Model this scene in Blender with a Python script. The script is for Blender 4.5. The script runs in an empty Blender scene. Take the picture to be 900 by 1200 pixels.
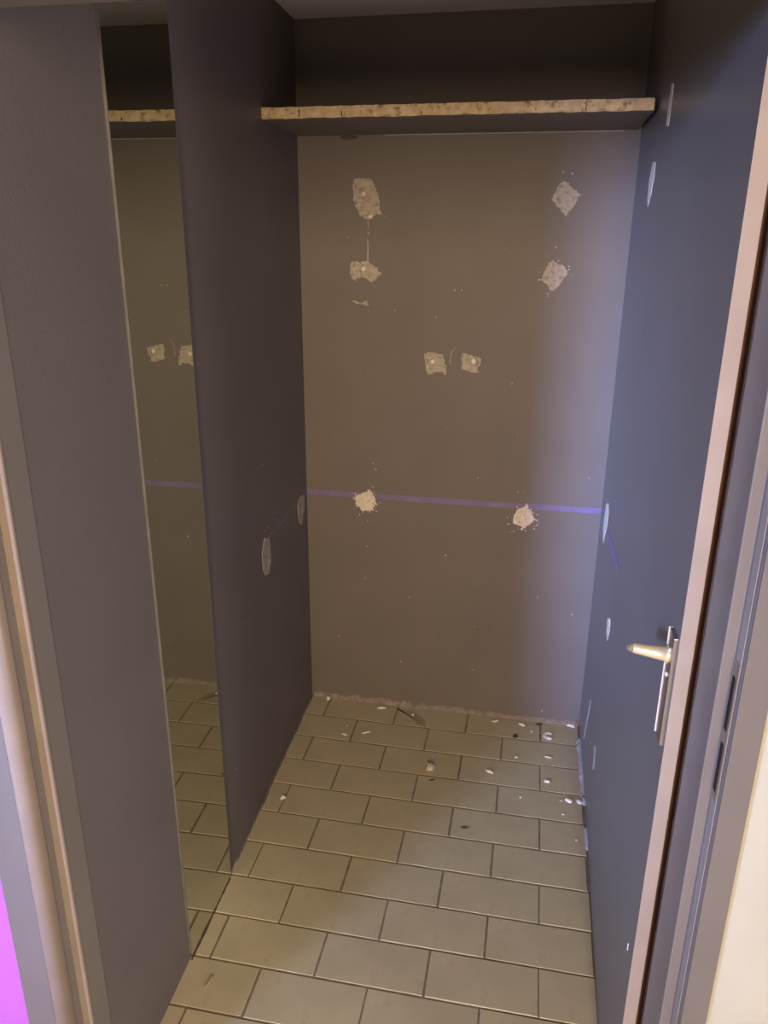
import bpy, bmesh, math, random
from mathutils import Vector, Matrix

random.seed(7)
S = bpy.context.scene
COL = S.collection

# ---------------------------------------------------------------- camera
F_PX = 903.9
PITCH, YAW, ROLL = math.radians(19.24), math.radians(-10.91), math.radians(0.42)
fw = Vector((math.sin(YAW) * math.cos(PITCH), math.cos(YAW) * math.cos(PITCH), -math.sin(PITCH)))
rt = Vector((math.cos(YAW), -math.sin(YAW), 0))
up = rt.cross(fw)
r2 = math.cos(ROLL) * rt + math.sin(ROLL) * up
u2 = -math.sin(ROLL) * rt + math.cos(ROLL) * up
cam = bpy.data.cameras.new('camera')
cam.sensor_fit = 'VERTICAL'
cam.sensor_height = 36
cam.lens = F_PX / 1200 * 36
cam.clip_start = .02
co = bpy.data.objects.new('camera', cam)
COL.objects.link(co)
co.matrix_world = Matrix(((r2.x, u2.x, -fw.x, .5322), (r2.y, u2.y, -fw.y, -2.8383),
                          (r2.z, u2.z, -fw.z, 1.8825), (0, 0, 0, 1)))
S.camera = co

# ---------------------------------------------------------------- light
S.view_settings.view_transform = 'Standard'
S.view_settings.look = 'None'
S.view_settings.gamma = 1
S.view_settings.use_curve_mapping = False
S.view_settings.exposure = 0.0
w = bpy.data.worlds.new('world')
S.world = w
w.use_nodes = True
w.node_tree.nodes['Background'].inputs[0].default_value = (1.0, .88, .80, 1)
w.node_tree.nodes['Background'].inputs[1].default_value = .30


def area(name, loc, target, sx, sy, col, power, spread=180):
    l = bpy.data.lights.new(name, 'AREA')
    l.shape = 'RECTANGLE'
    l.size, l.size_y = sx, sy
    l.color = col
    l.energy = power
    l.spread = math.radians(spread)
    o = bpy.data.objects.new(name, l)
    COL.objects.link(o)
    o.location = loc
    o.rotation_euler = (Vector(target) - Vector(loc)).to_track_quat('-Z', 'Y').to_euler()
    return o


area('hall_lamp', (.75, -5.8, 2.28), (.25, -1.2, 1.1), .5, 1.35, (1, .72, .43), 172)
area('hall_window', (-2.75, -6.5, 1.85), (.60, -.5, 1.1), .7, 1.6, (.38, .50, 1.0), 25, 25)
area('violet_fill', (-1.3, -2.7, .6), (-.95, -1.85, .4), .2, .2, (.75, .3, 1.0), 1.3, 56)  # unseen violet light added to brighten the magenta wall
area('hall_fill', (3.5, -3.7, 1.25), (-.3, -1.5, .9), .8, 1.2, (1, .90, .90), 50)  # added fill from the right, lifts the left wall and jamb

# ---------------------------------------------------------------- materials


def mat(name, base, rough=.6, var=.06, vscale=3.0, bump=.0, bscale=60.0, metal=0.0, spec=.4, tint=None, tmix=0.0, tscale=40.0):
    m = bpy.data.materials.new(name)
    m.use_nodes = True
    nt = m.node_tree
    b = nt.nodes['Principled BSDF']
    b.inputs['Roughness'].default_value = rough
    b.inputs['Metallic'].default_value = metal
    b.inputs['Specular IOR Level'].default_value = spec
    tc = nt.nodes.new('ShaderNodeTexCoord')
    n = nt.nodes.new('ShaderNodeTexNoise')
    n.inputs['Scale'].default_value = vscale
    n.inputs['Detail'].default_value = 5
    nt.links.new(tc.outputs['Object'], n.inputs['Vector'])
    r = nt.nodes.new('ShaderNodeValToRGB')
    r.color_ramp.elements[0].position = .3
    r.color_ramp.elements[1].position = .7
    r.color_ramp.elements[0].color = tuple(c * (1 - var) for c in base) + (1,)
    r.color_ramp.elements[1].color = tuple(min(1, c * (1 + var)) for c in base) + (1,)
    nt.links.new(n.outputs['Fac'], r.inputs['Fac'])
    out = r.outputs['Color']
    if tint:
        n2 = nt.nodes.new('ShaderNodeTexNoise')
        n2.inputs['Scale'].default_value = tscale
        n2.inputs['Detail'].default_value = 6
        n2.inputs['Roughness'].default_value = .65
        nt.links.new(tc.outputs['Object'], n2.inputs['Vector'])
        r3 = nt.nodes.new('ShaderNodeValToRGB')
        r3.color_ramp.elements[0].position = .62 - tmix * .3
        r3.color_ramp.elements[1].position = .72 - tmix * .25
        nt.links.new(n2.outputs['Fac'], r3.inputs['Fac'])
        mx = nt.nodes.new('ShaderNodeMix')
        mx.data_type = 'RGBA'
        mx.inputs[7].default_value = tuple(tint) + (1,)
        nt.links.new(r3.outputs['Color'], mx.inputs[0])
        nt.links.new(out, mx.inputs[6])
        out = mx.outputs[2]
    nt.links.new(out, b.inputs['Base Color'])
    if bump:
        n3 = nt.nodes.new('ShaderNodeTexNoise')
        n3.inputs['Scale'].default_value = bscale
        n3.inputs['Detail'].default_value = 4
        nt.links.new(tc.outputs['Object'], n3.inputs['Vector'])
        bp = nt.nodes.new('ShaderNodeBump')
        bp.inputs['Strength'].default_value = bump
        bp.inputs['Distance'].default_value = .002
        nt.links.new(n3.outputs['Fac'], bp.inputs['Height'])
        nt.links.new(bp.outputs['Normal'], b.inputs['Normal'])
    return m


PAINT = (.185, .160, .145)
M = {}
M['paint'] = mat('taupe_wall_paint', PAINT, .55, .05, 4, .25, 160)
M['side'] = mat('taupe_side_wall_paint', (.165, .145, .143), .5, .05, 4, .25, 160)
M['door'] = mat('taupe_door_paint', (.185, .172, .165), .36, .04, 2.5, .06, 90)
M['trim'] = mat('taupe_trim_paint', (.20, .180, .165), .38, .05, 6, .1, 120)
M['paler'] = mat('paler_beige_paint', (.26, .215, .18), .34, .08, 9, .15, 150)  # frame bead and stop edge, a paler beige than the lining
M['bareedge'] = mat('bare_door_edge', (.36, .295, .24), .5, .08, 8, .1, 90)
M['gap'] = mat('brown_gap_shade', (.17, .09, .055), .8, .2, 8)  # shade of the door gap put into the colour as dark brown
M['ceil'] = mat('ceiling_paint', (.84, .82, .78), .8, .03, 5, .2, 120)
M['cream'] = mat('cream_wall_paint', (.43, .43, .37), .6, .04, 5, .3, 60)
M['magenta'] = mat('magenta_wall_paint', (.44, .12, .50), .6, .05, 5, .15, 60)
M['tile'] = mat('olive_floor_tile', (.51, .455, .305), .25, .08, 7, .2, 45, spec=.5, tint=(.45, .385, .265), tmix=.12, tscale=9)
M['grout'] = mat('dark_grout', (.23, .19, .13), .85, .25, 30, .6, 200)
M['plaster'] = mat('scraped_plaster', (.50, .445, .37), .85, .15, 45, .6, 220, tint=(.31, .27, .22), tmix=.4, tscale=60)
M['plaster2'] = mat('bare_plaster', (.78, .71, .60), .85, .12, 60, 1.0, 260, tint=(.50, .43, .35), tmix=.25, tscale=110)
M['plug'] = mat('pale_wall_plug', (.80, .74, .62), .5, .06, 40)
M['violet'] = mat('violet_paint', (.215, .175, .33), .5, .12, 20, .1, 160)
M['chip'] = mat('plaster_chip', (.86, .83, .79), .7, .12, 120, .5, 300)
M['darkbit'] = mat('dark_dirt', (.10, .08, .055), .9, .3, 80)
M['stain'] = mat('brown_stain', (.38, .33, .225), .6, .12, 60)
M['residue'] = mat('mortar_residue', (.28, .235, .20), .9, .2, 40, .6, 200, tint=(.42, .36, .32), tmix=.2, tscale=60)
M['whiteres'] = mat('pale_residue', (.45, .43, .42), .8, .25, 50, 1.0, 200)
M['chrome'] = mat('brushed_steel', (.42, .40, .38), .28, .06, 20, .05, 300, metal=.9)
M['rim'] = mat('bright_rim', (.85, .80, .72), .3, .04, 20, metal=.35)
M['brass'] = mat('brass', (.90, .74, .40), .32, .05, 20, metal=.55)
M['black'] = mat('dark_hole', (.015, .013, .012), .9, .1, 20)
M['board'] = mat('raw_chipboard', (.88, .67, .40), .8, .18, 45, 1.0, 160, tint=(.36, .25, .15), tmix=.28, tscale=38)
M['line'] = mat('pale_caulk', (.40, .38, .35), .7, .2, 50)
mm = bpy.data.materials.new('mirror_silver')
mm.use_nodes = True
mb = mm.node_tree.nodes['Principled BSDF']
mb.inputs['Base Color'].default_value = (.66, .69, .61, 1)
mb.inputs['Metallic'].default_value = 1
mb.inputs['Roughness'].default_value = .015
M['mirror'] = mm
M['hallfloor'] = mat('pale_hall_floor', (.76, .72, .66), .5, .05, 6)
M['casing'] = mat('taupe_casing_dimmed', (.145, .130, .120), .42, .05, 6, .1, 120)  # trim taupe darkened so the casings look less brightly lit
M['rebate'] = mat('glossy_rebate_paint', (.30, .285, .275), .25, .06, 12, .1, 120)
M['violetdim'] = mat('faint_violet_paint', (.19, .165, .215), .5, .1, 30, .1, 160)
M['chippink'] = mat('pinkish_plaster', (.62, .52, .46), .8, .25, 60, .8, 200)
M['glassedge'] = mat('mirror_edge', (.16, .15, .14), .4, .15, 20)

# ---------------------------------------------------------------- helpers


def box(bm, x0, x1, y0, y1, z0, z1):
    vs = [bm.verts.new(p) for p in ((x0, y0, z0), (x1, y0, z0), (x1, y1, z0), (x0, y1, z0),
                                    (x0, y0, z1), (x1, y0, z1), (x1, y1, z1), (x0, y1, z1))]
    return [bm.faces.new([vs[i] for i in f]) for f in ((3, 2, 1, 0), (4, 5, 6, 7), (0, 1, 5, 4), (1, 2, 6, 5), (2, 3, 7, 6), (3, 0, 4, 7))]


def prism_z(bm, poly, z0, z1):
    a = [bm.verts.new((x, y, z0)) for x, y in poly]
    b = [bm.verts.new((x, y, z1)) for x, y in poly]
    n = len(poly)
    fs = [bm.faces.new(a[::-1]), bm.faces.new(b)]
    for i in range(n):
        fs.append(bm.faces.new((a[i], a[(i + 1) % n], b[(i + 1) % n], b[i])))
    return fs


def obj(name, bm, m, parent=None, kind=None, bevel=0, seg=2, smooth=False):
    bmesh.ops.recalc_face_normals(bm, faces=bm.faces)
    me = bpy.data.meshes.new(name)
    bm.to_mesh(me)
    bm.free()
    for x in (m if isinstance(m, (list, tuple)) else [m]):
        me.materials.append(M[x])
    if smooth:
        for p in me.polygons:
            p.use_smooth = True
    o = bpy.data.objects.new(name, me)
    COL.objects.link(o)
    if parent:
        o.parent = parent
    if kind:
        o['kind'] = kind
    if bevel:
        b = o.modifiers.new('bevel', 'BEVEL')
        b.width = bevel
        b.segments = seg
        b.limit_method = 'ANGLE'
    return o


def struct(name, bm, m, label, bevel=0):
    o = obj(name, bm, m, None, 'structure', bevel)
    o['label'] = label
    o['category'] = name.split('_')[0]
    return o


def tag(o, label, cat, group=None):
    o['label'] = label
    o['category'] = cat
    if group:
        o['group'] = group
    return o


def ragged(poly, jit, sub=3):
    out = []
    n = len(poly)
    for i in range(n):
        a, b = poly[i], poly[(i + 1) % n]
        for k in range(sub):
            t = k / sub
            out.append((a[0] + (b[0] - a[0]) * t + random.uniform(-jit, jit), a[1] + (b[1] - a[1]) * t + random.uniform(-jit, jit)))
    return out


def plate(bm, poly, to3d, th):
    """thin slab from a polygon on a wall; to3d(u, v, h) -> point h above the wall"""
    a = [bm.verts.new(to3d(u, v, 0)) for u, v in poly]
    b = [bm.verts.new(to3d(u, v, th)) for u, v in poly]
    n = len(poly)
    bm.faces.new(b)
    for i in range(n):
        bm.faces.new((a[i], a[(i + 1) % n], b[(i + 1) % n], b[i]))


XL, XR, H = -.331, .815, 2.58


def lx(y):
    """the left wall runs a little out of square"""
    return XL - .028 * y


on_back = lambda u, v, h: (u, -h, v)
on_left = lambda u, v, h: (lx(u) + h, u, v)
on_right = lambda u, v, h: (XR - h, u, v)
on_floor = lambda u, v, h: (u, v, h)


def patch(name, polys, to3d, m, parent, th=.0012, jit=.002, sub=3, label=None):
    bm = bmesh.new()
    for p in polys:
        plate(bm, ragged(p, jit, sub), to3d, th)
    o = obj(name, bm, m, parent)
    if label:
        o['label'] = label
    return o


def disc(c, r, n=8, jit=.25):
    return [(c[0] + r * (1 + random.uniform(-jit, jit)) * math.cos(2 * math.pi * i / n),
             c[1] + r * (1 + random.uniform(-jit, jit)) * math.sin(2 * math.pi * i / n)) for i in range(n)]

# outlines in metres on each wall
PB={
 'A':[(-0.1323,2.0868),(-0.1049,2.0936),(-0.0663,2.0905),(-0.0572,2.0720),(-0.0480,2.0473),(-0.0402,2.0225),(-0.0364,1.9934),(-0.0294,1.9767),(-0.0500,1.9767),(-0.0683,1.9620),(-0.0891,1.9619),(-0.1075,1.9724),(-0.1213,1.9935),(-0.1304,2.0144),(-0.1348,2.0559)],
 'B':[(-0.1435,1.8132),(-0.1316,1.8199),(-0.1081,1.8158),(-0.0822,1.8226),(-0.0681,1.8075),(-0.0470,1.7990),(-0.0315,1.7773),(-0.0445,1.7661),(-0.0680,1.7459),(-0.0822,1.7567),(-0.1082,1.7652),(-0.1249,1.7539),(-0.1415,1.7625),(-0.1475,1.7868)],
 'B2':[(-0.1445,1.6818),(-0.1277,1.6808),(-0.1085,1.6735),(-0.0846,1.6816),(-0.0784,1.6673),(-0.1013,1.6691),(-0.1205,1.6719)],
 'drip':[(-0.0822,1.9598),(-0.0776,1.9598),(-0.0785,1.9302),(-0.0757,1.9132),(-0.0789,1.8961),(-0.0775,1.8660),(-0.0775,1.8205),(-0.0831,1.8204),(-0.0822,1.8660),(-0.0817,1.9004),(-0.0840,1.9132),(-0.0822,1.9344)],
 'C':[(0.5852,2.0820),(0.5997,2.0738),(0.6204,2.0541),(0.6407,2.0386),(0.6336,2.0212),(0.6201,1.9964),(0.6056,1.9831),(0.5996,1.9714),(0.5900,1.9814),(0.5693,1.9998),(0.5498,2.0247),(0.5571,2.0429),(0.5707,2.0691)],
 'D':[(0.5684,1.8298),(0.5761,1.8229),(0.6037,1.8128),(0.6177,1.7955),(0.6220,1.7868),(0.6075,1.7673),(0.5931,1.7441),(0.5781,1.7279),(0.5651,1.7330),(0.5549,1.7471),(0.5416,1.7557),(0.5333,1.7697),(0.5411,1.7875),(0.5482,1.8121)],
 'E':[(0.1303,1.4976),(0.1417,1.5031),(0.1679,1.5057),(0.1960,1.4980),(0.2039,1.4897),(0.2093,1.4641),(0.2144,1.4470),(0.2123,1.4279),(0.1945,1.4359),(0.1735,1.4334),(0.1631,1.4260),(0.1455,1.4254),(0.1394,1.4547),(0.1335,1.4788)],
 'F':[(0.2687,1.5004),(0.2822,1.5060),(0.3032,1.4982),(0.3206,1.4936),(0.3397,1.4875),(0.3382,1.4686),(0.3259,1.4528),(0.3352,1.4376),(0.3232,1.4355),(0.3023,1.4399),(0.2847,1.4461),(0.2673,1.4489)],
 'G':[(-0.1327,0.9318),(-0.1119,0.9403),(-0.0957,0.9544),(-0.0773,0.9604),(-0.0658,0.9553),(-0.0589,0.9440),(-0.0485,0.9305),(-0.0496,0.9186),(-0.0415,0.9025),(-0.0519,0.9018),(-0.0588,0.8941),(-0.0588,0.8822),(-0.0726,0.8752),(-0.0888,0.8764),(-0.1074,0.8726),(-0.1144,0.8877),(-0.1260,0.8917),(-0.1305,0.9129)],
 'H':[(0.5378,0.9463),(0.5457,0.9400),(0.5513,0.9198),(0.5608,0.9067),(0.5729,0.8868),(0.5610,0.8720),(0.5447,0.8591),(0.5349,0.8443),(0.5243,0.8411),(0.5257,0.8529),(0.5100,0.8610),(0.4969,0.8624),(0.4893,0.8804),(0.4920,0.9062),(0.5061,0.9234),(0.5206,0.9313),(0.5311,0.9344)],
 'plugA':[(-0.0936,2.0425)],
 'plugB':[(-0.0954,1.7931)],
 'plugE':[(0.1629,1.4718)],
 'plugF':[(0.3137,1.4787)],
 'plugG':[(-0.0819,0.8937)],
 'plugA2':[(-0.0702,1.9691)],
 'specks':[(-0.1512,1.9013),(-0.0189,1.9704),(0.0200,1.6514),(0.5791,2.1064),(0.6094,2.1020),(0.5758,1.8723),(0.5246,1.7908),(-0.0543,0.9525),(-0.0495,0.8876),(-0.0807,0.8312),(-0.0601,0.9745),(0.5273,0.9922),(0.5027,0.9940),(0.5658,0.9116),(0.5808,0.8804),(0.4849,0.8274),(0.2351,1.7255),(0.2593,1.7259),(0.1709,1.6296),(-0.0501,1.0472),(-0.0603,1.0708),(0.2355,0.7084),(-0.0915,0.5816),(0.3701,0.2053),(0.3558,0.2076),(0.6610,0.0459),(0.0634,0.2094),(-0.2071,0.3012),(0.6068,0.5615),(0.0945,0.5111),(-0.0843,0.7219),(0.3488,1.0382),(0.4554,1.4009),(0.7576,1.0644),(0.7438,0.5006)],
 'arc':[(0.2435,1.5268),(0.2449,1.5255),(0.2338,1.5095),(0.2301,1.4957),(0.2287,1.4786),(0.2300,1.4614),(0.2279,1.4613),(0.2259,1.4785),(0.2274,1.4957),(0.2317,1.5112)],
}
PL={
 'LP1':[(-0.5526,0.9484),(-0.5031,0.9259),(-0.4930,0.8874),(-0.4924,0.8405),(-0.5188,0.8046),(-0.5601,0.8147),(-0.5807,0.8466),(-0.5826,0.9077)],
 'LP2':[(-0.0971,0.9501),(-0.0475,0.9361),(-0.0460,0.8902),(-0.0866,0.8252),(-0.1213,0.8464),(-0.1429,0.9055),(-0.1317,0.9358)],
 'Lline':[(-0.0013,0.9596),(-0.0035,0.9352),(-0.5168,0.9256),(-0.5152,0.9375)],
 'Lspecks':[(-0.3218,0.9276),(-0.1110,1.0274),(-0.4276,0.9965),(-0.5110,0.9699),(-0.5370,0.9672),(-0.0660,1.5870),(-0.5395,1.1965),(-0.5498,0.2469),(-0.7595,0.3190),(-0.9289,0.3093),(-0.3980,0.4447),(-0.7887,0.7502)],
 'Ldots':[(-1.5779,1.8072)],
}
PR={
 'P3':[(-0.1528,1.0160),(-0.2175,1.0400),(-0.2504,1.0149),(-0.2535,0.9746),(-0.1945,0.8864),(-0.1542,0.8900),(-0.1313,0.9470)],
 'P4':[(-0.5477,0.7664),(-0.6074,0.7938),(-0.6224,0.7526),(-0.5984,0.7151),(-0.5547,0.7171)],
 'P2':[(-0.4070,2.0984),(-0.4536,2.0942),(-0.4668,2.0569),(-0.4349,2.0115),(-0.3994,1.9861),(-0.3682,2.0040),(-0.3628,2.0592)],
 'P1':[(-0.6054,2.2570),(-0.6484,2.2481),(-0.6400,2.1585),(-0.5911,2.1654)],
 'S1':[(-0.3065,0.3139),(-0.3475,0.3399),(-0.3086,0.2304),(-0.2585,0.1146),(-0.2136,0.0831),(-0.2572,0.1961)],
 'S2':[(-0.5723,0.3059),(-0.6141,0.3332),(-0.6326,0.2587),(-0.5948,0.2275)],
 'Rline':[(-0.1865,0.9665),(-0.2964,0.9798),(-0.6275,0.9943),(-0.5759,0.9646),(-0.2859,0.9502)],
 'dspeck':[(-1.5528,0.5128),(-0.0930,1.0954)],
 'doorscuff':[(-1.2443,2.0199)],
 'cream':[(-2.0662,1.2746)],
}

# ---------------------------------------------------------------- shell
bm = bmesh.new(); box(bm, -.45, .95, 0, .12, -.05, 2.62)
wall_back = struct('wall_back', bm, 'paint', 'dark taupe end wall with scraped plaster patches and a violet line')
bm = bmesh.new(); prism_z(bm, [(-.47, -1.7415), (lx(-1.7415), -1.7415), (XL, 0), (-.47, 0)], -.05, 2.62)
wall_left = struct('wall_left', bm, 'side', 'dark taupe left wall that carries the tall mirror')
bm = bmesh.new()
box(bm, XR, .95, -.62, 0, -.05, 2.62)
box(bm, XR, .95, -1.635, -.62, 2.455, 2.62)
for f in box(bm, .90, .95, -1.635, -.62, -.05, 2.455):
    f.material_index = 1
wall_right = struct('wall_right', bm, ['door', 'gap'], 'blue-grey right wall beside the door with the brass handle')
bm = bmesh.new(); box(bm, -.47, .95, -1.80, .12, H, H + .08)
struct('ceiling', bm, 'ceil', 'pale beige ceiling above the shelf')

# hall side walls around the doorway
bm = bmesh.new(); box(bm, -2.3, -.3910, -1.840, -1.755, -.05, 2.7)
struct('wall_front_left', bm, 'magenta', 'bright magenta hall wall left of the doorway')
bm = bmesh.new(); box(bm, .894, 2.6, -1.79, -1.71, -.05, 2.7)
wfr = struct('wall_front_right', bm, 'cream', 'cream hall wall right of the doorway')
bm = bmesh.new(); box(bm, -.3908, .894, -1.79, -1.71, 2.27, 2.7)
struct('wall_front_top', bm, 'cream', 'wall over the doorway')

# ---------------------------------------------------------------- door frame, left
bm = bmesh.new()
prism_z(bm, [(-.281, -1.742), (-.281, -1.802), (-.2997, -1.802), (-.2997, -1.829), (-.3255, -1.829), (-.3255, -1.84), (-.3908, -1.84), (-.3908, -1.742)], -.04, 2.19)
trim1 = struct('trim_1', bm, 'trim', 'grey-taupe left door lining with two rounded beige edges', .0015)
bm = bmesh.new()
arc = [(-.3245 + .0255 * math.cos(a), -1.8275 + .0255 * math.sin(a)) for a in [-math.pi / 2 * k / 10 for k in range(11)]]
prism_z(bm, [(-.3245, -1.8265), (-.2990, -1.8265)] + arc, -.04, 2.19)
o = obj('bead', bm, 'paler', trim1, smooth=False); o['label'] = 'thick rounded beige bead'
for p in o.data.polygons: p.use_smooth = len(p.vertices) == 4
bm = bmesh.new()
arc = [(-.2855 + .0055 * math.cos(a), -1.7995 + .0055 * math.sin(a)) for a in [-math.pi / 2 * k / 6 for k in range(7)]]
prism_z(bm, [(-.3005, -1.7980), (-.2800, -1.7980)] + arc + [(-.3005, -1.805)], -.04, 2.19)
o = obj('bead', bm, 'paler', trim1); o['label'] = 'thin worn beige edge of the door stop'
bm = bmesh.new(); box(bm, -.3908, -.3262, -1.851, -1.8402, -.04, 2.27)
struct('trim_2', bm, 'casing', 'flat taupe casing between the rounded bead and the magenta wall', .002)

# ---------------------------------------------------------------- door frame, right
bm = bmesh.new()
prism_z(bm, [(.835, -1.635), (.835, -1.75), (.853, -1.75), (.853, -1.797), (.894, -1.797), (.894, -1.71), (.95, -1.71), (.95, -1.635)], -.04, 2.19)
trim3 = struct('trim_3', bm, 'trim', 'grey-taupe right door lining with rebate and strike plate slots', .0025)
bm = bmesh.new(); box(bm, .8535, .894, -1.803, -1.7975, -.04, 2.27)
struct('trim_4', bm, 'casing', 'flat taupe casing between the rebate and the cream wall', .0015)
bm = bmesh.new()
box(bm, .8518, .853, -1.786, -1.760, .3, 2.19)
o = obj('rebate_strip', bm, 'rebate', trim3); o['label'] = 'shiny pale grey strip in the rebate'
bm = bmesh.new(); box(bm, .8508, .8519, -1.785, -1.757, 1.07, 1.31)
sp = obj('strike_plate', bm, 'chrome', trim3, bevel=.0005)
for z0, z1 in ((1.195, 1.285), (1.085, 1.17)):
    bm = bmesh.new(); box(bm, .8500, .8509, -1.776, -1.764, z0, z1)
    obj('latch_slot', bm, 'black', sp)
bm = bmesh.new(); box(bm, -.3908, .894, -1.797, -1.71, 2.19, 2.27)
struct('trim_5', bm, 'trim', 'door head over the opening')

# ---------------------------------------------------------------- door in the right wall, slightly ajar
HY, LY, HX, LX = -.6203, -1.61, XR, .804
dx = (LX - HX) / (LY - HY)
def fx(y): return HX + dx * (y - HY)
bm = bmesh.new()
prism_z(bm, [(fx(HY), HY), (fx(LY), LY), (.829, LY), (.829, LY + .022), (fx(LY) + .044, LY + .022), (fx(HY) + .044, HY)], .006, 2.45)
for f in bm.faces:
    c = f.calc_center_median()
    if abs(c.y - LY) < .004:
        f.material_index = 1
    elif abs(c.y - LY - .022) < .004 or (c.x > .828 and c.y < LY + .02):
        f.material_index = 2
door = struct('door_1', bm, ['door', 'bareedge', 'gap'], 'flush blue-grey door standing slightly ajar in the right wall, brass handle', .0004)
py0, py1 = -1.553, -1.598
pz0, pz1 = 1.035, 1.250
bm = bmesh.new(); xm = fx(-1.57)
box(bm, xm - .007, xm + .001, py1, py0, pz0, pz1)
bp = obj('lock_plate', bm, 'chrome', door, bevel=.0015); bp['label'] = 'tall steel lock plate'
bm = bmesh.new()
box(bm, xm - .0090, xm - .001, py0, py0 + .003, pz0, pz1)
o = obj('plate_rim', bm, 'rim', bp); o['label'] = 'bright raised rim of the lock plate'
for z in (1.218, 1.170):
    bm = bmesh.new()
    bmesh.ops.create_uvsphere(bm, u_segments=10, v_segments=6, radius=.0045, matrix=Matrix.Translation((xm - .0065, -1.578, z)))
    obj('screw_head', bm, 'rim', bp, smooth=True)

def tube(bm, pts, rads, n=14, sq=1.0):
    rings = []
    for i, (p, r) in enumerate(zip(pts, rads)):
        p = Vector(p)
        d = (Vector(pts[min(i + 1, len(pts) - 1)]) - Vector(pts[max(i - 1, 0)])).normalized()
        a = d.cross(Vector((0, 0, 1)))
        if a.length < .01: a = Vector((0, 1, 0))
        a.normalize(); b = d.cross(a)
        rings.append([bm.verts.new(p + a * r * math.cos(2 * math.pi * k / n) + b * r * sq * math.sin(2 * math.pi * k / n)) for k in range(n)])
    for A, B in zip(rings, rings[1:]):
        for k in range(n):
            bm.faces.new((A[k], A[(k + 1) % n], B[(k + 1) % n], B[k]))
    bm.faces.new(rings[0]); bm.faces.new(rings[-1][::-1])
bm = bmesh.new()
hz, hy = 1.203, -1.566
tube(bm, [(xm - .002, hy, hz), (xm - .012, hy, hz), (xm - .0121, hy, hz), (xm - .045, hy + .002, hz + .0025), (xm - .066, hy + .004, hz + .004), (xm - .0675, hy + .004, hz + .004)],
     [.0150, .0150, .0128, .0105, .0090, .0070])
lv = obj('door_handle', bm, 'brass', door, smooth=False); lv['label'] = 'stubby golden brass handle'
for p in lv.data.polygons: p.use_smooth = len(p.vertices) == 4
bm = bmesh.new()
d = Vector((0, .886, -.463))
q0 = Vector((xm - .060, hy + .004, hz + .004))
tube(bm, [q0 - d * .004, q0 + d * .03, q0 + d * .075, q0 + d * .085], [.0075, .0085, .0075, .005])
obj('lever', bm, 'brass', lv, smooth=True)

# ---------------------------------------------------------------- floor
bm = bmesh.new(); box(bm, -.45, .95, -1.86, .05, -.06, -.0016)
floor = struct('floor', bm, 'grout', 'olive-beige rectangular tile floor laid in running bond')
bm = bmesh.new(); box(bm, -2.3, 2.6, -5.2, -1.86, -.06, -.004)
obj('hall_floor', bm, 'hallfloor', floor)
TW, TD, TX0, TY0 = .30, .1488, .6586, -.0016
GAP = .0014
cache = {}
def tile_mesh(wd, dp):
    key = (round(wd, 4), round(dp, 4))
    if key in cache: return cache[key]
    b = bmesh.new()
    box(b, -wd / 2, wd / 2, -dp / 2, dp / 2, -.008, 0)
    top = [e for e in b.edges if all(v.co.z > -.001 for v in e.verts)]
    bmesh.ops.bevel(b, geom=top, offset=.0030, segments=1, affect='EDGES')
    bmesh.ops.recalc_face_normals(b, faces=b.faces)
    me = bpy.data.meshes.new('tile')
    b.to_mesh(me); b.free()
    me.materials.append(M['tile'])
    cache[key] = me
    return me
for row in range(0, 13):
    y1 = TY0 - row * TD
    y0 = y1 - TD
    if y0 < -1.85: y0 = -1.85
    off = 0 if row % 2 == 0 else TW / 2
    for k in range(-5, 3):
        a = TX0 + off + k * TW
        b_ = a + TW
        lim_l, lim_r = (-.326, .812) if y0 > -1.70 else (-.30, .832)
        a2, b2 = max(a, lim_l), min(b_, lim_r)
        if b2 - a2 < .012: continue
        me = tile_mesh(b2 - a2 - 2 * GAP, y1 - y0 - 2 * GAP)
        o = bpy.data.objects.new('tile', me)
        COL.objects.link(o)
        o.parent = floor
        o.location = ((a2 + b2) / 2 + random.uniform(-.0008, .0008), (y0 + y1) / 2, random.uniform(-.0006, .0006))
        o.rotation_euler = (random.uniform(-.005, .005), random.uniform(-.003, .003), random.uniform(-.003, .003))

# ---------------------------------------------------------------- mirror on the left wall
bm = bmesh.new(); prism_z(bm, [(lx(-1.352) + .0002, -1.352), (-.2880, -1.352), (-.2925, -1.052), (lx(-1.052) + .0002, -1.052)], .001, 2.46)
mir = obj('wall_mirror', bm, 'mirror'); mir.location = (0, 0, 0)
tag(mir, 'tall narrow frameless mirror strip on the left wall, reaching down to the floor', 'mirror')
bm = bmesh.new(); prism_z(bm, [(lx(-1.355), -1.3545), (-.2872, -1.3545), (-.2872, -1.352), (lx(-1.352), -1.352)], .02, 2.46)
o = obj('mirror_edge', bm, 'glassedge', mir); o['label'] = 'pale edge of the mirror'
bm = bmesh.new(); prism_z(bm, [(lx(-1.052), -1.052), (-.2924, -1.052), (-.2924, -1.051), (lx(-1.051), -1.051)], .02, 2.46)
obj('mirror_edge', bm, 'glassedge', mir)
bm = bmesh.new()
plate(bm, ragged([(-.294, -1.045), (-.2895, -1.07), (-.289, -1.15), (-.2855, -1.25), (-.2845, -1.358), (-.289, -1.358)], .0012, 6), lambda u, v, h: (u, v, .0006 + h), .0015)
o = obj('dark_line', bm, 'darkbit', wall_left); o['kind'] = 'stuff'  # thin dark strip along the mirror foot

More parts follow.
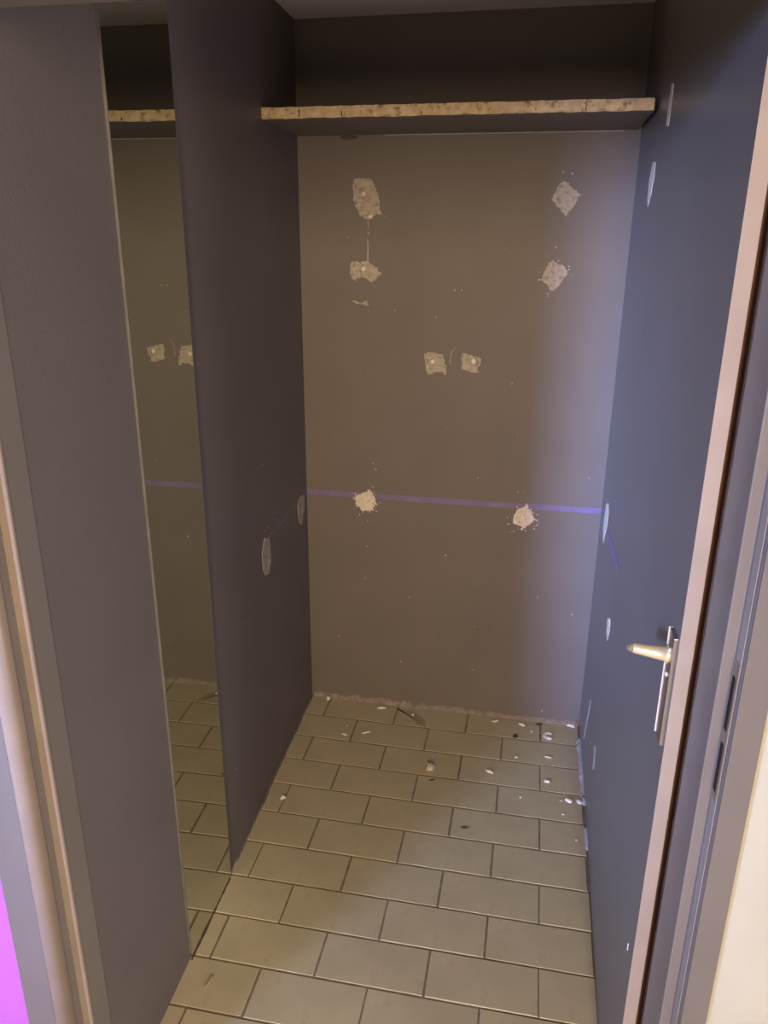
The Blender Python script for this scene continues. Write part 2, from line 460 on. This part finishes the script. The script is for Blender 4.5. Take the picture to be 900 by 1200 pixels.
# ---------------------------------------------------------------- shelf
SX0, SX1, SY, SZ0, SZ1 = XL + .001, .804, -.387, 2.229, 2.261
bm = bmesh.new(); box(bm, SX0, SX1, SY, -.002, SZ0, SZ1)
shelf = obj('shelf', bm, 'paint', bevel=.001)
tag(shelf, 'wide shelf board high on the end wall with a chipped raw chipboard front edge', 'shelf')
bm = bmesh.new()
N = 60
cols = []
for i in range(N + 1):
    x = SX0 + .001 + (SX1 - SX0 - .002) * i / N
    j = lambda a: random.uniform(-a, a)
    cols.append([bm.verts.new((x, SY - .0003, SZ0 + .0005 + j(.0015))), bm.verts.new((x, SY - .005 + j(.0015), SZ0 + .002 + j(.0012))),
                 bm.verts.new((x, SY - .006 + j(.002), (SZ0 + SZ1) / 2 + j(.004))),
                 bm.verts.new((x, SY - .005 + j(.0015), SZ1 - .002 + j(.0016))), bm.verts.new((x, SY - .0003, SZ1 - .0003 + j(.0012)))])
for A, B in zip(cols, cols[1:]):
    for k in range(4):
        bm.faces.new((A[k], B[k], B[k + 1], A[k + 1]))
o = obj('front_edge', bm, 'board', shelf); o['label'] = 'broken raw chipboard front edge, pale tan and flaky'
for x, h in ((-.205, .020), (-.075, .014), (.16, .008), (.62, .010)):
    bm = bmesh.new(); box(bm, x, x + .0028, SY - .0085, SY - .003, SZ0 + .003, SZ0 + .003 + h)
    obj('crack', bm, 'darkbit', shelf)
bm = bmesh.new(); box(bm, -.02, .76, -.006, -.0005, SZ0 - .0035, SZ0 - .0003)
obj('caulk_line', bm, 'line', shelf)
patch('stain', [disc((-.15, 2.222), .03, 12, .2)], lambda u, v, h: (u, -.0002 - h, 2.222 + (v - 2.222) * .25), 'darkbit', wall_back, .0006, .001, 1)

# ---------------------------------------------------------------- marks on the end wall
def plaster(key, m, plug=None, pr=.006, lab=None, th=.0014, jit=.0030):
    o = patch('plaster_patch', [PB[key]], on_back, m, wall_back, th, jit, 4, lab)
    if plug:
        for q in plug:
            patch('wall_plug', [disc(PB[q][0], pr, 8, .15)], lambda u, v, h: (u, -th - h, v), 'plug', o, .004, 0, 1)
    return o
plaster('A', 'plaster', ['plugA', 'plugA2'], .0068, 'tall greyish scraped patch with a pale wall plug')
plaster('B', 'plaster', ['plugB'], .0075, 'scraped patch under a pale drip line')
plaster('B2', 'plaster', lab='faint scrape')
plaster('C', 'plaster', lab='diamond-shaped greyish scraped patch')
plaster('D', 'plaster', lab='diamond-shaped pale scraped patch')
plaster('E', 'plaster', ['plugE'], .0075, 'squarish scraped patch')
plaster('F', 'plaster', ['plugF'], .0085, 'squarish scraped patch with a hooked corner')
plaster('G', 'plaster2', lab='round crumbling bare plaster hole', th=.003, jit=.004)
patch('wall_plug', [disc(PB['plugG'][0], .018, 9, .3)], lambda u, v, h: (u, -.003 - h, v), 'plug', bpy.data.objects[[o.name for o in wall_back.children if o.get('label', '').startswith('round crumbling')][0]], .004, .001, 2)
plaster('H', 'plaster2', lab='ragged bare plaster patch', th=.003, jit=.004)
patch('drip', [[(-.0818, 1.9590), (-.0780, 1.9590), (-.0782, 1.9320), (-.0800, 1.9300)], disc((-.0788, 1.9132), .0042, 7, .3), disc((-.0800, 1.9230), .0022, 5, .3), [(-.0822, 1.8960), (-.0796, 1.8960), (-.0778, 1.8660), (-.0778, 1.8205), (-.0828, 1.8204), (-.0820, 1.8660)]], on_back, 'plaster', wall_back, .0012, .0005, 2, 'thin pale drip between two patches')
patch('scratch', [PB['arc']], on_back, 'plaster', wall_back, .0006, .0003, 1)
sp_ = patch('plaster_speck', [disc(c, random.uniform(.0022, .0048), 5, .35) for c in PB['specks']] +
            [disc((random.uniform(-.25, .7), random.uniform(.04, 1.9)), random.uniform(.0010, .0018), 5, .3) for _ in range(30)], on_back, 'plaster', wall_back, .0008, 0, 1)
sp_['kind'] = 'stuff'
def ring(c, r0, r1, n, bias=-.01):
    return [disc((c[0] + r * math.cos(a), c[1] + bias + r * math.sin(a)), random.uniform(.001, .0032), 5, .4) for a, r in ((random.uniform(0, 6.283), random.uniform(r0, r1)) for _ in range(n))]
cr = patch('plaster_crumbs', ring((-.088, .917), .040, .060, 22) + ring((.53, .893), .040, .062, 26) + ring((.577, 1.78), .048, .062, 10), on_back, 'plaster2', wall_back, .0012, 0, 1)
cr['kind'] = 'stuff'
ln = [(XL, .951), (-.15, .950), (-.05, .948), (.2, .9485), (.5, .9475), (.7, .949), (XR, .949), (XR, .933), (.785, .9265), (.7, .9275), (.5, .9255), (.2, .9245), (-.05, .926), (-.15, .927), (XL, .9265)]
patch('painted_line', [ln], on_back, 'violet', wall_back, .0004, .0006, 5, 'thin horizontal violet painted line')
patch('painted_line', [[(-.002, .951), (-.002, .9265), (-.515, .927), (-.515, .940)]], on_left, 'violetdim', wall_left, .0004, .0006, 6, 'faint violet painted line')
patch('plaster_patch', [PL['LP1']], on_left, 'plaster', wall_left, .0014, .002, 3, 'tall scraped patch')
patch('plaster_patch', [PL['LP2']], on_left, 'plaster', wall_left, .0014, .002, 3, 'tall scraped patch in the corner')
o = patch('plaster_speck', [disc(c, .003, 5, .3) for c in PL['Lspecks']] + [disc((random.uniform(-.9, -.05), random.uniform(.1, 1.3)), .0014, 5, .3) for _ in range(25)], on_left, 'plaster', wall_left, .0008, 0, 1)
o['kind'] = 'stuff'

# right wall and door marks
for k in ('P1', 'P2', 'P3', 'P4'):
    patch('plaster_patch', [PR[k]], on_right, 'plaster2', wall_right if k not in ('P4', 'P1') else door, .0014, .0015, 3)
for k in ('S1', 'S2'):
    patch('scratch', [PR[k]], on_right, 'whiteres', wall_right, .0008, .0015, 3)
patch('painted_line', [[(-.02, .951), (-.02, .934), (-.618, .958), (-.618, .990)]], on_right, 'violet', wall_right, .0004, .0006, 6, 'violet painted line')
for c in PR['dspeck'][:1]:
    patch('paint_fleck', [[(c[0] - .003, c[1] + .012), (c[0] + .003, c[1] + .006), (c[0] + .003, c[1] - .012), (c[0] - .003, c[1] - .008)]], lambda u, v, h: (fx(u) - h, u, v), 'chip', door, .001, .001, 1)

# ---------------------------------------------------------------- residue along the skirting line
def residue(name, pts, wid, m, parent, axis, seed=1, hi=.02):
    """lumpy low ridge running along a wall foot; pts = (start, end) along the wall"""
    rnd = random.Random(seed)
    b = bmesh.new()
    a0, a1 = pts
    n = max(8, int(abs(a1 - a0) / .012))
    prev = None
    wv, hv = wid * .8, hi * .8
    for i in range(n + 1):
        t = a0 + (a1 - a0) * i / n
        wv = .6 * wv + .4 * wid * rnd.uniform(.3, 1.3)
        hv = .6 * hv + .4 * hi * rnd.uniform(.3, 1.4)
        e = .35 if i in (0, n) else 1
        prof = [(0, hv * e), (wv * .35 * e, hv * .8 * e), (wv * .8 * e, hv * .3 * e), (wv * e, -.001)]
        ring = []
        for dd, z in prof:
            if axis == 'back': ring.append(b.verts.new((t, -dd, z)))
            elif axis == 'right': ring.append(b.verts.new((XR - dd, t, z)))
            else: ring.append(b.verts.new((lx(t) + dd, t, z)))
        if prev:
            for k in range(3):
                b.faces.new((prev[k], ring[k], ring[k + 1], prev[k + 1]))
        prev = ring
    o = obj(name, b, m, parent)
    o['kind'] = 'stuff'
    return o
residue('mortar_residue', (XL + .002, XR - .002), .017, 'residue', wall_back, 'back', 3, .019)
residue('plaster_residue', (-.10, -.50), .016, 'whiteres', wall_right, 'right', 5, .012)
residue('plaster_residue', (-.61, -.72), .012, 'whiteres', wall_right, 'right', 6, .012)
residue('paint_residue', (-.02, -1.0), .009, 'side', wall_left, 'left', 8, .008)

# ---------------------------------------------------------------- bits on the floor: every one a thing
def chip(name, x, y, l, wd, ang, m, label, cat, group, th=.004, n=7, poly=None):
    rnd = random.Random(int(x * 9973 + y * 7919))
    b = bmesh.new()
    if poly is None:
        poly = []
        for i in range(n):
            a = 2 * math.pi * i / n
            k = rnd.uniform(.55, 1.2)
            poly.append((l / 2 * k * math.cos(a), wd / 2 * k * math.sin(a)))
    ca, sa = math.cos(ang), math.sin(ang)
    pp = [(u * ca - v * sa, u * sa + v * ca) for u, v in poly]
    lo = [b.verts.new((u, v, 0)) for u, v in pp]
    hi = [b.verts.new((u * .8, v * .8, th * rnd.uniform(.6, 1.1))) for u, v in pp]
    top = b.verts.new((0, 0, th * 1.15))
    k = len(pp)
    for i in range(k):
        b.faces.new((lo[i], lo[(i + 1) % k], hi[(i + 1) % k], hi[i]))
        b.faces.new((hi[i], hi[(i + 1) % k], top))
    b.faces.new(lo[::-1])
    o = obj(name, b, m)
    o.location = (x, y, .0012)
    tag(o, label, cat, group)
    return o
G = 'plaster debris on the tile floor'
CH = [
 (-.011, -.047, .045, .022, .1, 'chip', 'pale arrow-shaped plaster chip at the foot of the end wall, left part', .006),
 (-.120, -.262, .024, .012, -.3, 'chip', 'small white oval crumb, leftmost on the second tile row', .004),
 (-.038, -.233, .040, .007, .55, 'chip', 'thin pale plaster splinter lying right of the leftmost crumb', .004),
 (.130, -.070, .013, .012, 0, 'chip', 'single white crumb beside the dark stain near the end wall', .004),
 (.245, -.406, .040, .050, .4, 'chippink', 'largest debris, a pinkish-white plaster lump mid-floor', .016),
 (.472, -.380, .038, .016, -.6, 'chip', 'white sliver of plaster in the middle of the floor, right of the pinkish lump', .006),
 (-.246, -.672, .026, .018, .7, 'chip', 'lone white chip near the left wall', .008),
 (.687, -.248, .027, .008, 0, 'chip', 'short white bar-shaped fragment on the tile by the right corner', .004),
 (.567, -.272, .013, .011, .5, 'chip', 'tiny white crumb left of the bar-shaped fragment', .004),
 (.684, -.392, .027, .018, 0, 'chip', 'white half-moon plaster chip in front of the bar-shaped fragment', .006),
 (.761, -.485, .028, .022, -.4, 'chip', 'white curled chip near the right wall', .007),
 (.799, -.485, .020, .024, .9, 'chip', 'white chip touching the foot of the right wall', .007),
 (.584, -.052, .034, .014, -.5, 'chip', 'white forked chip against the residue of the end wall', .006),
 (.474, -.048, .032, .011, .5, 'chip', 'pale splinter left of the forked chip at the end wall', .005),
 (.786, -.022, .040, .020, -.2, 'chip', 'bright white chip in the far right corner', .008),
 (.731, -.491, .011, .008, 0, 'chip', 'tiny crumb just left of the white curled chip', .003),
 (.590, -.502, .009, .008, 0, 'chip', 'tiny white speck right of centre on the floor, alone on its tile', .003),
 (.778, -.678, .010, .009, 0, 'chip', 'tiny speck nearest the viewer by the right wall', .003),
 (.738, -.561, .011, .007, .3, 'chip', 'tiny flat crumb a row nearer than the white curled chip', .003),
 (-.251, -.030, .022, .016, .4, 'chip', 'pale crumb in the far left corner', .012),
 (-.125, -.205, .009, .008, 0, 'chip', 'tiny speck behind the leftmost crumb', .003),
 (.622, -.090, .012, .014, .2, 'chip', 'tiny crumb between the forked chip and the horseshoe chip', .004),
]
for x, y, l, wd, a, m, lab, th in CH:
    chip('plaster_chip', x, y, l, wd, a, m, lab, 'plaster chip', G, th)
hs = [(.018, .020), (.004, .024), (-.012, .014), (-.016, -.006), (-.004, -.022), (.018, -.022), (.018, -.013), (.003, -.011), (-.006, -.001), (.000, .012), (.018, .012)]
bm = bmesh.new()
plate(bm, hs, lambda u, v, h: (u, v, h), .005)
o = obj('plaster_chip', bm, 'chip'); o.location = (.685, -.108, .0012)
tag(o, 'white horseshoe-shaped chip near the far right corner', 'plaster chip', G)
D = [(-.214, -1.409, .040, .014, 1.4, 'stain', 'brown leaf-like flake near the mirror at the front', .003),
     (.408, -.693, .030, .010, .1, 'darkbit', 'dark smear of dirt in the middle of the floor', .0015),
     (.559, -.134, .024, .030, 0, 'darkbit', 'dark round crumb near the end wall', .004),
     (.655, -.035, .045, .016, .1, 'darkbit', 'dark flake against the end wall near the right corner', .004),
     (.265, -.47, .030, .008, .3, 'darkbit', 'thin dark smear in front of the pinkish lump', .0015)]
for x, y, l, wd, a, m, lab, th in D:
    chip('dirt_flake', x, y, l, wd, a, m, lab, 'dirt', 'dark dirt on the tile floor', th, 7)
patch('stain', [[(.05, -.035), (.13, -.05), (.18, -.10), (.20, -.15), (.17, -.14), (.13, -.09), (.08, -.06)]], lambda u, v, h: (u, v, .0012 + h), 'stain', floor, .0004, .006, 3)
